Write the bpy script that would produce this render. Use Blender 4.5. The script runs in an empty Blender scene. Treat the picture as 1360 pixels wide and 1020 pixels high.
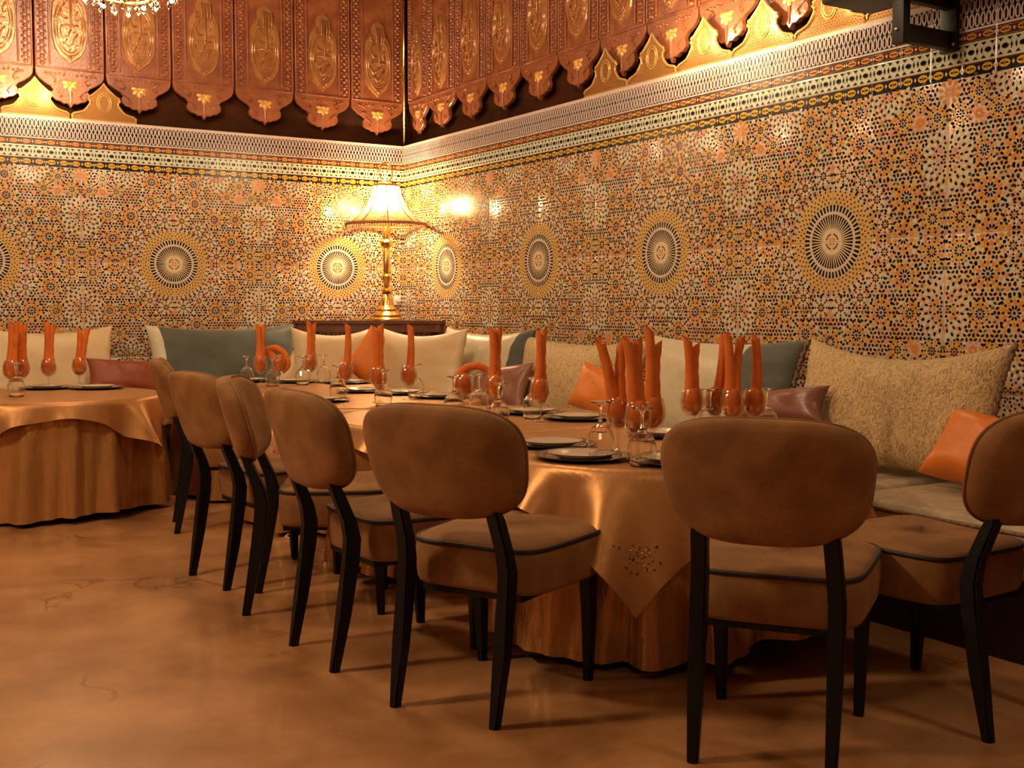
import bpy, bmesh, math, random
from math import sin, cos, pi, radians, atan2, hypot, sqrt
from mathutils import Vector, Matrix
random.seed(7)
C = bpy.context.scene.collection
SC = bpy.context.scene

# ------------------------------------------------------------------ camera
F, YAW, PITCH, ROLL = 1530.15, radians(31.726), radians(3.741), radians(0.0773)
CAM = Vector((-4.3, -8.6812, 1.15))
_w = Vector((sin(YAW)*cos(PITCH), cos(YAW)*cos(PITCH), -sin(PITCH)))
_r0 = Vector((cos(YAW), -sin(YAW), 0)); _u0 = _r0.cross(_w)
_r = _r0*cos(ROLL)+_u0*sin(ROLL); _u = _u0*cos(ROLL)-_r0*sin(ROLL)
cd = bpy.data.cameras.new('camera'); cam = bpy.data.objects.new('camera', cd); C.objects.link(cam)
M = Matrix((( _r.x, _u.x, -_w.x, CAM.x), (_r.y, _u.y, -_w.y, CAM.y), (_r.z, _u.z, -_w.z, CAM.z), (0,0,0,1)))
cam.matrix_world = M
cd.sensor_fit = 'HORIZONTAL'; cd.sensor_width = 36; cd.lens = F/1360*36; cd.clip_start = .05
SC.camera = cam
def at(u, v, ax, val):            # point of the room seen at pixel (u, v) on the plane where coordinate ax equals val
    d = (u-680)/F*_r+(510-v)/F*_u+_w
    return CAM+d*((val-CAM[ax])/d[ax])
def at_depth(u, v, P):            # point at pixel (u, v) as deep in the picture as P
    d = (u-680)/F*_r+(510-v)/F*_u+_w
    return CAM+d*((Vector(P)-CAM).dot(_w))

# ------------------------------------------------------------------ light and exposure
SC.view_settings.view_transform = 'Standard'
SC.view_settings.look = 'None'
SC.view_settings.gamma = 1
SC.view_settings.use_curve_mapping = False
SC.view_settings.exposure = 0.3
w = bpy.data.worlds.new('world'); SC.world = w; w.use_nodes = True
w.node_tree.nodes['Background'].inputs[0].default_value = (1, .6, .35, 1)
w.node_tree.nodes['Background'].inputs[1].default_value = .02
def lamp(name, loc, power, col=(1, .70, .415), size=.2, kind='POINT', rot=None, sx=1, spot=None):
    l = bpy.data.lights.new(name, kind); l.energy = power; l.color = col
    if kind == 'AREA': l.shape = 'RECTANGLE'; l.size = sx; l.size_y = size
    else: l.shadow_soft_size = size
    if spot: l.spot_size = radians(spot); l.spot_blend = .6
    o = bpy.data.objects.new(name, l); C.objects.link(o); o.location = loc
    if rot: o.rotation_euler = rot
    return o
lamp('chandelier_light_middle', (-5.6, -4.7, 3.35), 230, size=.22)
lamp('fill_light_left', (-7.2, -3.7, 2.4), 60, size=.12)  # added fill light, brightens the leftmost cloth, floor and chair sides
lamp('chandelier_light_right', (-1.5, -8.7, 3.5), 70, size=.22)
lamp('chandelier_light_near', (-5.0, -9.4, 3.5), 40, size=.28)
lamp('chandelier_light_tables', (-2.4, -3.9, 3.75), 84, size=.28)

# ------------------------------------------------------------------ materials
def mat(name, col, rough=.5, metal=0, noise=None, bump=None, **kw):
    m = bpy.data.materials.new(name); m.use_nodes = True
    nt = m.node_tree; N = nt.nodes; L = nt.links
    b = N['Principled BSDF']
    b.inputs['Base Color'].default_value = (*col, 1)
    b.inputs['Roughness'].default_value = rough
    b.inputs['Metallic'].default_value = metal
    for k, v in kw.items():
        k = {'sheen': 'Sheen Weight', 'coat': 'Coat Weight', 'trans': 'Transmission Weight', 'ior': 'IOR', 'spec': 'Specular IOR Level',
             'emit': 'Emission Strength', 'emitcol': 'Emission Color', 'sheenrough': 'Sheen Roughness', 'sheentint': 'Sheen Tint',
             'coatrough': 'Coat Roughness', 'aniso': 'Anisotropic', 'alpha': 'Alpha'}[k]
        b.inputs[k].default_value = v
    tc = None
    def coord():
        nonlocal tc
        if tc is None: tc = N.new('ShaderNodeTexCoord')
        return tc.outputs['Object']
    if noise:                       # noise = (scale, second colour, stretch)
        sc, c2, st = noise
        mp = N.new('ShaderNodeMapping'); mp.inputs['Scale'].default_value = st
        L.new(coord(), mp.inputs['Vector'])
        nz = N.new('ShaderNodeTexNoise'); nz.inputs['Scale'].default_value = sc; nz.inputs['Detail'].default_value = 5
        L.new(mp.outputs[0], nz.inputs['Vector'])
        cr = N.new('ShaderNodeValToRGB'); cr.color_ramp.elements[0].position = .38; cr.color_ramp.elements[1].position = .66
        cr.color_ramp.elements[0].color = (*c2, 1); cr.color_ramp.elements[1].color = (*col, 1)
        L.new(nz.outputs['Fac'], cr.inputs[0]); L.new(cr.outputs[0], b.inputs['Base Color'])
    if bump:                        # bump = (scale, distance, stretch)
        sc, ds, st = bump
        mp = N.new('ShaderNodeMapping'); mp.inputs['Scale'].default_value = st
        L.new(coord(), mp.inputs['Vector'])
        nz = N.new('ShaderNodeTexNoise'); nz.inputs['Scale'].default_value = sc; nz.inputs['Detail'].default_value = 3
        L.new(mp.outputs[0], nz.inputs['Vector'])
        bp = N.new('ShaderNodeBump'); bp.inputs['Distance'].default_value = ds; bp.inputs['Strength'].default_value = .8
        L.new(nz.outputs['Fac'], bp.inputs['Height']); L.new(bp.outputs[0], b.inputs['Normal'])
    return m
S1 = (1, 1, 1)
TG = dict(rough=.20, spec=.5)
MT = {
 'grout': mat('tile_grout', (.70, .50, .32), **TG), 'dark': mat('tile_black', (.010, .009, .012), **TG),
 'burgundy': mat('tile_burgundy', (.09, .018, .014), **TG), 'blue': mat('tile_blue', (.022, .040, .075), **TG),
 'yellow': mat('tile_yellow', (.72, .42, .035), **TG), 'orange': mat('tile_orange', (.66, .27, .05), **TG),
 'pink': mat('tile_pink', (.70, .31, .20), **TG), 'white': mat('tile_pale_green', (.66, .68, .52), **TG),
 'cream': mat('tile_cream', (.76, .62, .40), **TG), 'mauve': mat('tile_mauve_white', (.66, .55, .52), **TG),
 'ochre': mat('tile_ochre', (.66, .43, .14), **TG), 'green': mat('tile_olive_green', (.10, .14, .07), **TG),
}
def tint_grout():                   # the light glaze between the dark pieces varies from piece to piece
    m = MT['grout']; nt = m.node_tree; N = nt.nodes; L = nt.links
    tc = N.new('ShaderNodeTexCoord'); v = N.new('ShaderNodeTexVoronoi'); v.inputs['Scale'].default_value = 34
    L.new(tc.outputs['Object'], v.inputs['Vector'])
    sp = N.new('ShaderNodeSeparateColor'); L.new(v.outputs['Color'], sp.inputs[0])
    cr = N.new('ShaderNodeValToRGB'); cr.color_ramp.interpolation = 'CONSTANT'; e = cr.color_ramp.elements
    e[0].position = 0; e[0].color = (.70, .52, .33, 1); e[1].position = .34; e[1].color = (.64, .34, .22, 1)
    for p, c in ((.52, (.58, .58, .42, 1)), (.70, (.62, .37, .10, 1)), (.84, (.60, .48, .40, 1))):
        q = e.new(p); q.color = c
    L.new(sp.outputs[0], cr.inputs[0]); L.new(cr.outputs[0], N['Principled BSDF'].inputs['Base Color'])
tint_grout()
PAL = list(MT.keys())
M_plaster = mat('plaster', (.16, .07, .03), .8, noise=(3, (.12, .05, .022), S1))
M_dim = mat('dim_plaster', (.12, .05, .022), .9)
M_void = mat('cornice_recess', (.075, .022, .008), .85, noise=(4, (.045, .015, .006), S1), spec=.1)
M_wood = mat('carved_wood', (.36, .115, .042), .30, noise=(9, (.24, .068, .025), S1), spec=.7, bump=(60, .003, S1))
M_cart = mat('cartouche_wood', (.50, .23, .075), .28, noise=(14, (.38, .15, .05), S1), spec=.8, metal=.25, bump=(45, .003, S1))
M_gold = mat('gilded_leaf', (.75, .42, .12), .38, metal=.35)
M_brass = mat('brass', (.78, .50, .16), .24, metal=1)
M_crest = mat('pierced_brass', (.36, .16, .04), .36, metal=.6)
M_crestrim = mat('polished_brass_frame', (.70, .44, .15), .42, metal=.5)
M_crestdark = mat('pierced_brass_holes', (.28, .13, .035), .5, metal=.4)
M_velvet = mat('brown_velvet', (.30, .138, .040), .8, noise=(9, (.20, .086, .022), S1), sheen=.12, sheenrough=.4, sheentint=(1, .7, .45, 1), bump=(160, .0008, S1))
M_piping = mat('dark_piping', (.02, .011, .007), .6)
M_black = mat('black_lacquer_wood', (.0045, .0045, .005), .45, spec=.3)
M_device = mat('black_powder_coat', (.012, .012, .012), .5)
M_steel = mat('screw_steel', (.6, .55, .5), .3, metal=1)
M_satin = mat('gold_satin', (.52, .265, .09), .24, metal=.5, bump=(26, .008, (1, 1, .35)))
M_over = mat('tan_satin', (.55, .275, .10), .42, metal=.55, bump=(24, .0012, S1))
M_thread = mat('dark_red_thread', (.10, .02, .012), .6)
M_goldthread = mat('gold_thread', (.62, .40, .18), .35, metal=.4)
M_napkin = mat('orange_napkin', (.72, .18, .008), .7, noise=(14, (.60, .13, .005), S1), bump=(70, .0012, S1), sheen=.1)
M_cream = mat('cream_satin', (.66, .50, .29), .42, bump=(9, .010, S1), sheen=.2)
M_pale = mat('pale_sage_satin', (.60, .53, .36), .36, bump=(9, .010, S1), sheen=.2)
M_teal = mat('teal_velvet', (.085, .095, .075), .6, noise=(5, (.055, .063, .05), S1), sheen=.4)
M_rust = mat('rust_satin', (.26, .055, .018), .45, bump=(12, .010, S1))
M_orange = mat('orange_satin', (.68, .185, .02), .4, bump=(9, .010, S1))
M_mauve = mat('mauve_satin', (.24, .10, .068), .34, bump=(10, .010, S1))
M_rope = mat('twisted_rope', (.28, .17, .09), .6, noise=(90, (.12, .06, .03), S1))
M_seat = mat('seat_brocade', (.42, .33, .20), .5, noise=(22, (.32, .24, .13), S1), bump=(60, .002, S1), sheen=.2)
M_sofabase = mat('sofa_base_dark', (.022, .008, .006), .5)
M_shelf = mat('shelf_wood', (.16, .05, .02), .45, noise=(6, (.11, .03, .012), (1, 1, 8)))
M_china = mat('china', (.62, .50, .36), .15)
M_chrim = mat('charger_silver', (.42, .36, .30), .18, metal=.9)
M_chdark = mat('charger_dark_rim', (.03, .022, .018), .2, metal=.3)
def thin_glass():                   # thin blown crystal: clear with bright reflecting edges
    m = bpy.data.materials.new('crystal_glass'); m.use_nodes = True; nt = m.node_tree; N = nt.nodes; L = nt.links
    N.remove(N['Principled BSDF']); out = N['Material Output']
    t = N.new('ShaderNodeBsdfTransparent'); t.inputs[0].default_value = (.95, .94, .92, 1)
    g = N.new('ShaderNodeBsdfGlossy'); g.inputs[0].default_value = (1, 1, 1, 1); g.inputs[1].default_value = .015
    lw = N.new('ShaderNodeLayerWeight'); lw.inputs[0].default_value = .28
    mr = N.new('ShaderNodeMapRange'); mr.inputs[3].default_value = .035; mr.inputs[4].default_value = .65
    L.new(lw.outputs['Facing'], mr.inputs[0])
    x = N.new('ShaderNodeMixShader'); L.new(mr.outputs[0], x.inputs[0]); L.new(t.outputs[0], x.inputs[1]); L.new(g.outputs[0], x.inputs[2])
    L.new(x.outputs[0], out.inputs[0]); return m
M_glass = thin_glass()
M_crystal = mat('chandelier_crystal', (1, .96, .88), .02, trans=1, ior=1.6)
M_bulb = mat('lit_bulb', (1, .8, .5), .4, emit=90, emitcol=(1, .70, .38, 1))
M_white = mat('white_plastic', (.75, .70, .62), .4)
M_cable = mat('white_cable', (.7, .62, .5), .45)

def brocade():                      # raised crinkled weave on a gold ground
    m = mat('gold_brocade', (.66, .46, .20), .46, sheen=.2); nt = m.node_tree; N = nt.nodes; L = nt.links; b = N['Principled BSDF']
    tc = N.new('ShaderNodeTexCoord'); mp = N.new('ShaderNodeMapping'); mp.inputs['Scale'].default_value = (1.5, 1, .75)
    L.new(tc.outputs['Object'], mp.inputs[0])
    a = N.new('ShaderNodeTexNoise'); a.inputs['Scale'].default_value = 42; a.inputs['Detail'].default_value = 2; a.inputs['Distortion'].default_value = 2.2
    L.new(mp.outputs[0], a.inputs['Vector'])
    bp = N.new('ShaderNodeBump'); bp.inputs['Distance'].default_value = .012; bp.inputs['Strength'].default_value = .9
    L.new(a.outputs['Fac'], bp.inputs['Height']); L.new(bp.outputs[0], b.inputs['Normal'])
    cr = N.new('ShaderNodeValToRGB'); e = cr.color_ramp.elements
    e[0].position = .36; e[0].color = (.34, .24, .10, 1); e[1].position = .50; e[1].color = (.66, .46, .21, 1)
    L.new(a.outputs['Fac'], cr.inputs[0]); L.new(cr.outputs[0], b.inputs['Base Color'])
    return m
M_brocade = brocade()

def concrete():                     # polished stained concrete with cloudy patches and hairline cracks
    m = mat('polished_concrete', (.46, .22, .085), .30, coat=.2); nt = m.node_tree; N = nt.nodes; L = nt.links; b = N['Principled BSDF']
    tc = N.new('ShaderNodeTexCoord')
    n1 = N.new('ShaderNodeTexNoise'); n1.inputs['Scale'].default_value = 2.1; n1.inputs['Detail'].default_value = 9; n1.inputs['Distortion'].default_value = .25; n1.inputs['Roughness'].default_value = .62
    L.new(tc.outputs['Object'], n1.inputs['Vector'])
    r1 = N.new('ShaderNodeValToRGB'); e = r1.color_ramp.elements
    e[0].position = .33; e[0].color = (.29, .135, .05, 1); e[1].position = .68; e[1].color = (.54, .27, .115, 1)
    L.new(n1.outputs['Fac'], r1.inputs[0])
    v = N.new('ShaderNodeTexVoronoi'); v.feature = 'DISTANCE_TO_EDGE'; v.inputs['Scale'].default_value = 1.25
    n2 = N.new('ShaderNodeTexNoise'); n2.inputs['Scale'].default_value = 3; n2.inputs['Detail'].default_value = 6
    L.new(tc.outputs['Object'], n2.inputs['Vector'])
    mx = N.new('ShaderNodeMix'); mx.data_type = 'VECTOR'; mx.inputs['Factor'].default_value = .28
    L.new(tc.outputs['Object'], mx.inputs[4]); L.new(n2.outputs['Color'], mx.inputs[5]); L.new(mx.outputs[1], v.inputs['Vector'])
    r2 = N.new('ShaderNodeValToRGB'); e = r2.color_ramp.elements
    e[0].position = 0; e[0].color = (1, 1, 1, 1); e[1].position = .0065; e[1].color = (0, 0, 0, 1)
    L.new(v.outputs['Distance'], r2.inputs[0])
    n3 = N.new('ShaderNodeTexNoise'); n3.inputs['Scale'].default_value = 1.7; n3.inputs['Detail'].default_value = 2
    L.new(tc.outputs['Object'], n3.inputs['Vector'])
    r3 = N.new('ShaderNodeValToRGB'); e = r3.color_ramp.elements
    e[0].position = .52; e[0].color = (0, 0, 0, 1); e[1].position = .62; e[1].color = (.75, .75, .75, 1)
    L.new(n3.outputs['Fac'], r3.inputs[0])
    mu = N.new('ShaderNodeMath'); mu.operation = 'MULTIPLY'; L.new(r2.outputs[0], mu.inputs[0]); L.new(r3.outputs[0], mu.inputs[1])
    mc = N.new('ShaderNodeMix'); mc.data_type = 'RGBA'
    L.new(mu.outputs[0], mc.inputs[0]); L.new(r1.outputs[0], mc.inputs[6]); mc.inputs[7].default_value = (.10, .045, .02, 1)
    L.new(mc.outputs[2], b.inputs['Base Color'])
    r4 = N.new('ShaderNodeMapRange'); r4.inputs[3].default_value = .24; r4.inputs[4].default_value = .42
    L.new(n1.outputs['Fac'], r4.inputs[0]); L.new(r4.outputs[0], b.inputs['Roughness'])
    return m
M_floor = concrete()

def shade_mat():                    # pale gauze lamp shade that lets the bulb shine through
    m = bpy.data.materials.new('shade_gauze'); m.use_nodes = True; nt = m.node_tree; N = nt.nodes; L = nt.links
    N.remove(N['Principled BSDF']); out = N['Material Output']
    d = N.new('ShaderNodeBsdfDiffuse'); d.inputs[0].default_value = (.72, .50, .30, 1)
    t = N.new('ShaderNodeBsdfTranslucent'); t.inputs[0].default_value = (.85, .60, .36, 1)
    p = N.new('ShaderNodeBsdfTransparent'); p.inputs[0].default_value = (1, .86, .66, 1)
    a = N.new('ShaderNodeMixShader'); a.inputs[0].default_value = .6; L.new(d.outputs[0], a.inputs[1]); L.new(t.outputs[0], a.inputs[2])
    c = N.new('ShaderNodeMixShader'); c.inputs[0].default_value = .62; L.new(a.outputs[0], c.inputs[1]); L.new(p.outputs[0], c.inputs[2])
    L.new(c.outputs[0], out.inputs[0])
    return m
M_shade = shade_mat()
M_trimband = mat('shade_braid', (.50, .26, .12), .7, noise=(60, (.34, .16, .07), S1))

# ------------------------------------------------------------------ mesh helpers
def link(name, me, parent=None, loc=(0, 0, 0), rz=0):
    o = bpy.data.objects.new(name, me); C.objects.link(o); o.location = loc; o.rotation_euler = (0, 0, rz)
    if parent: o.parent = parent
    return o
def mesh(bm, mats, smooth=True, angle=None):
    me = bpy.data.meshes.new('m')
    bmesh.ops.recalc_face_normals(bm, faces=bm.faces)
    bm.to_mesh(me); bm.free()
    for m in (mats if isinstance(mats, (list, tuple)) else [mats]): me.materials.append(m)
    if smooth:
        me.polygons.foreach_set('use_smooth', [True]*len(me.polygons))
        if angle is not None: me.set_sharp_from_angle(angle=radians(angle))
    return me
def tag(o, label, cat, group=None):
    o['label'] = label; o['category'] = cat
    if group: o['group'] = group
    return o
def thing(name, label, cat, loc=(0, 0, 0), rz=0, group=None):
    return tag(link(name, None, None, loc, rz), label, cat, group)
def struct(name, me, loc=(0, 0, 0)):
    o = link(name, me, None, loc); o['kind'] = 'structure'; return o
def stuff(o): o['kind'] = 'stuff'; return o
def dup(root, loc, rz, label, group=None):
    r = root.copy(); C.objects.link(r); r.location = loc; r.rotation_euler = (0, 0, rz); r['label'] = label
    if group: r['group'] = group
    for ch in list(root.children):
        c = ch.copy(); C.objects.link(c); c.parent = r
        for g in ch.children:
            d = g.copy(); C.objects.link(d); d.parent = c
    return r
def add_box(bm, x0, x1, y0, y1, z0, z1, bev=0, mi=0, rot=None):
    v = [bm.verts.new((x, y, z)) for x in (x0, x1) for y in (y0, y1) for z in (z0, z1)]
    fs = [bm.faces.new([v[i] for i in f]) for f in ((0,1,3,2),(4,6,7,5),(0,4,5,1),(2,3,7,6),(0,2,6,4),(1,5,7,3))]
    for f in fs: f.material_index = mi
    if rot is not None: bmesh.ops.transform(bm, matrix=rot, verts=v)
    if bev:
        es = list({e for f in fs for e in f.edges})
        bmesh.ops.bevel(bm, geom=es, offset=bev, segments=2, affect='EDGES', profile=.5)
def box(x0, x1, y0, y1, z0, z1, m, bev=0):
    bm = bmesh.new(); add_box(bm, x0, x1, y0, y1, z0, z1, bev); return mesh(bm, m, bool(bev), 40)
def add_tube(bm, pts, rad, seg=8, closed=False, mi=0, cap=True):
    pts = [Vector(p) for p in pts]; n = len(pts); rings = []
    if not hasattr(rad, '__len__'): rad = [rad]*n
    up = Vector((.13, .21, .97))
    for i, p in enumerate(pts):
        a = pts[(i-1) % n] if (closed or i) else p; b = pts[(i+1) % n] if (closed or i < n-1) else p
        t = (b-a).normalized()
        s = t.cross(up)
        if s.length < .05: s = t.cross(Vector((1, 0, 0)))
        s.normalize(); q = s.cross(t)
        rings.append([bm.verts.new(p+(s*cos(2*pi*k/seg)+q*sin(2*pi*k/seg))*rad[i]) for k in range(seg)])
    for i in range(n if closed else n-1):
        A, B = rings[i], rings[(i+1) % n]
        for k in range(seg):
            f = bm.faces.new((A[k], A[(k+1) % seg], B[(k+1) % seg], B[k])); f.material_index = mi
    if cap and not closed:
        for R in (rings[0], rings[-1]): bm.faces.new(R).material_index = mi
def add_lathe(bm, prof, seg=24, mi=0, flute=None, off=(0, 0, 0), mis=None):
    rings = []
    for j, (r, z) in enumerate(prof):
        if r < 1e-5: rings.append([bm.verts.new((off[0], off[1], z+off[2]))])
        else:
            R = []
            for k in range(seg):
                a = 2*pi*k/seg; rr = r*(1+(flute(a, j) if flute else 0))
                R.append(bm.verts.new((off[0]+rr*cos(a), off[1]+rr*sin(a), z+off[2])))
            rings.append(R)
    for j in range(len(rings)-1):
        A, B = rings[j], rings[j+1]
        for k in range(seg):
            k2 = (k+1) % seg
            if len(A) == 1 and len(B) == 1: continue
            if len(A) == 1: f = bm.faces.new((A[0], B[k2], B[k]))
            elif len(B) == 1: f = bm.faces.new((A[k], A[k2], B[0]))
            else: f = bm.faces.new((A[k], A[k2], B[k2], B[k]))
            f.material_index = mis[j] if mis else mi
def lathe(prof, m, seg=24, angle=None, flute=None, mis=None):
    bm = bmesh.new(); add_lathe(bm, prof, seg, flute=flute, mis=mis); return mesh(bm, m, True, angle)
def add_blob(bm, c, r, seg=6, rows=3, axis='y', squash=(1, 1, 1), mi=0):
    """low dome standing on a wall plane, pointing towards -y"""
    c = Vector(c); prev = None
    for j in range(rows):
        a = j/rows*pi/2
        R = [bm.verts.new(c+Vector((cos(2*pi*k/seg)*cos(a)*r*squash[0], -sin(a)*r*squash[1], sin(2*pi*k/seg)*cos(a)*r*squash[2]))) for k in range(seg)]
        if prev:
            for k in range(seg): bm.faces.new((prev[k], prev[(k+1) % seg], R[(k+1) % seg], R[k])).material_index = mi
        prev = R
    t = bm.verts.new(c+Vector((0, -r*squash[1], 0)))
    for k in range(seg): bm.faces.new((prev[k], prev[(k+1) % seg], t)).material_index = mi
def loft(bm, rings, cap=True, mi=0):
    R = [[bm.verts.new(p) for p in ring] for ring in rings]; n = len(R[0])
    for A, B in zip(R, R[1:]):
        for k in range(n): bm.faces.new((A[k], A[(k+1) % n], B[(k+1) % n], B[k])).material_index = mi
    if cap: bm.faces.new(R[0]).material_index = mi; bm.faces.new(R[-1]).material_index = mi
    return R

# ------------------------------------------------------------------ the mosaic wall: big printed tiles, each with raised mosaic pieces
SW = 1.3125; HX = SW/2; HY = .687; ZM = 1.478
def mosaic_pieces():
    """pieces of one quarter of the repeat (medallion at the origin), as (polygon, palette name)"""
    rnd = random.Random(3); P = []; occ = []
    S = SW
    def ring(cx, cy, r, n, hl, hw, col, ph=0, shape='almond'):
        for k in range(n):
            a = ph+2*pi*k/n; ca, sa = cos(a), sin(a)
            if shape == 'almond': q = [(-hl, 0), (-hl*.3, hw), (hl*.55, hw*.8), (hl, 0), (hl*.55, -hw*.8), (-hl*.3, -hw)]
            elif shape == 'petal': q = [(-hl, 0), (hl*.35, hw), (hl, hw*.45), (hl, -hw*.45), (hl*.35, -hw)]
            elif shape == 'wedge': q = [(-hl, hw*.72), (hl, hw), (hl, -hw), (-hl, -hw*.72)]
            elif shape == 'spike': q = [(-hl, hw*.12), (hl, hw), (hl, -hw), (-hl, -hw*.12)]
            elif shape == 'arc':
                q = []; da = pi/n*hw
                for t in range(5): b = -da+2*da*t/4; q.append(((r+hl)*cos(b)-r, (r+hl)*sin(b)))
                for t in range(5): b = da-2*da*t/4; q.append(((r-hl)*cos(b)-r, (r-hl)*sin(b)))
            else: q = [(hl*cos(b), hw*sin(b)) for b in [2*pi*t/8 for t in range(8)]]
            c = col[k % len(col)] if isinstance(col, (list, tuple)) else col
            P.append(([(cx+(r+x)*ca-y*sa, cy+(r+x)*sa+y*ca) for x, y in q], c))
    def disc(cx, cy, r, col, n=8):
        P.append(([(cx+r*cos(2*pi*k/n+.3), cy+r*sin(2*pi*k/n+.3)) for k in range(n)], col))
    def rosette(X, Y, R, n, c1, c2, centre='dark', dark='dark'):
        cx, cy, r = X*S, Y*S, R*S; w = pi*r/n
        disc(cx, cy, r*.13, centre)
        ring(cx, cy, r*.36, n, r*.17, w*.27, dark)
        ring(cx, cy, r*.66, n, r*.20, w*.54, c1, pi/n, 'petal')
        ring(cx, cy, r*.80, n, r*.12, w*.30, dark)
        ring(cx, cy, r*1.0, n, r*.13, w*.50, c2, pi/n, 'petal')
        ring(cx, cy, r*1.12, n, r*.14, w*.42, dark)
        occ.append((cx, cy, r*1.22))
    def big_rosette(X, Y, R):
        cx, cy, r = X*S, Y*S, R*S
        disc(cx, cy, r*.06, 'dark')
        ring(cx, cy, r*.17, 8, r*.07, r*.045, 'blue')
        ring(cx, cy, r*.29, 8, r*.07, r*.060, 'dark', pi/8)
        ring(cx, cy, r*.44, 8, r*.10, r*.095, 'pink', 0, 'petal')
        ring(cx, cy, r*.46, 8, r*.07, r*.050, 'blue', pi/8)
        ring(cx, cy, r*.62, 16, r*.065, r*.058, ['burgundy', 'dark'], pi/16)
        ring(cx, cy, r*.79, 16, r*.12, r*.085, 'white', 0, 'petal')
        ring(cx, cy, r*.83, 16, r*.10, r*.050, 'dark', pi/16)
        ring(cx, cy, r*1.04, 16, r*.09, r*.105, 'white', pi/16, 'petal')
        ring(cx, cy, r*1.03, 16, r*.10, r*.060, 'dark', 0)
        ring(cx, cy, r*1.19, 16, r*.065, r*.075, ['dark', 'blue'], pi/16)
        ring(cx, cy, r*1.17, 16, r*.05, r*.08, 'white', 0, 'petal')
        occ.append((cx, cy, r*1.29))
    # medallion
    P.append(([(.139*S*cos(2*pi*k/48), .139*S*sin(2*pi*k/48)) for k in range(48)], 'cream', .0006))
    ring(0, 0, .012*S, 4, .007*S, .006*S, 'orange', pi/4)
    ring(0, 0, .027*S, 1, .0035*S, .98, 'burgundy', pi/4, 'arc') if False else ring(0, 0, .028*S, 16, .003*S, .9, 'burgundy', 0, 'arc')
    ring(0, 0, .074*S, 48, .027*S, .0047*S, 'dark', pi/48, 'spike')
    ring(0, 0, .1055*S, 48, .0035*S, 1.06, 'mauve', 0, 'arc')
    ring(0, 0, .1235*S, 48, .0125*S, .0060*S, ['dark', 'blue', 'dark'], pi/48, 'wedge')
    ring(0, 0, .1635*S, 48, .0265*S, .0110*S, 'ochre', pi/48, 'wedge'); P[-48:] = [(q, c, .0008) for q, c in P[-48:]]
    for k in range(4):
        ring(0, 0, (.145+.0135*k)*S, 48, .0050*S, .0038*S, 'burgundy' if k < 3 else 'dark', (k % 2)*pi/48)
    ring(0, 0, .198*S, 48, .0060*S, .0058*S, 'dark', pi/48)
    occ.append((0, 0, .207*S))
    for k in range(-2, 7):
        a = radians(11.25+22.5*k); rosette(.250*cos(a), .250*sin(a), .034, 8, 'cream', 'white' if k % 2 else 'pink', 'orange')
    for y in (-.25, .25, .797): big_rosette(.5, y, .088)
    for x in (-.25, .25, .75): big_rosette(x, .5235, .080)
    for x in (.445, .555):
        for y in (-.055, .055): rosette(x, y, .042, 10, 'yellow', 'orange', 'orange')
    for X, Y, R in ((.325, 0, .052), (.335, .135, .050), (.335, -.135, .05), (.235, .262, .050), (.125, .345, .046), (0, .372, .048), (.36, .265, .040),
                    (-.125, .345, .046), (0, .475, .042), (.118, .455, .045), (-.118, .455, .045)):
        rosette(X, Y, R, 10, 'orange', 'yellow', 'blue', 'dark')
    for X, Y in ((.385, .458), (.312, .392), (.455, .392), (.615, .458)): rosette(X, Y, .034, 8, 'yellow', 'orange', 'burgundy')
    cx, cy = .384*S, .385*S
    ring(cx, cy, .012*S, 8, .008*S, .005*S, 'orange'); ring(cx, cy, .030*S, 8, .010*S, .007*S, 'pink', pi/8, 'petal'); occ.append((cx, cy, .036*S))
    cx, cy = .5*S, .47*S
    ring(cx, cy, .014*S, 8, .009*S, .006*S, 'pink'); ring(cx, cy, .033*S, 10, .011*S, .008*S, 'orange', pi/8, 'petal'); occ.append((cx, cy, .045*S))
    # small pieces everywhere between
    hs = .0172*S; rows = int(HY/(hs*.866))+2
    for j in range(-1, rows):
        for i in range(-1, int(HX/hs)+2):
            x = (i+.25+.5*(j % 2)+rnd.uniform(-.05, .05))*hs; y = (j+.5+rnd.uniform(-.05, .05))*hs*.866
            if any((x-a)**2+(y-b)**2 < (r-.001*S)**2 for a, b, r in occ): continue
            star = (i+(j//2)*2+(j % 2)) % 3 == 0 and (j % 3 == 0)
            t = rnd.random(); a = (pi/2, pi/6, -pi/6)[(i+2*j) % 3]
            if star: c, l, wd = ('pink' if t < .5 else 'orange' if t < .75 else 'white'), .0088*S, .0082*S
            else: c, l, wd = ('dark' if t < .62 else 'blue' if t < .76 else 'burgundy' if t < .9 else 'green'), .0080*S, .0052*S
            P.append(([(x+l*cos(b)*cos(a)-wd*sin(b)*sin(a), y+l*cos(b)*sin(a)+wd*sin(b)*cos(a)) for b in [2*pi*q/6 for q in range(6)]], c))
    return P
PIECES = mosaic_pieces()
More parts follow.
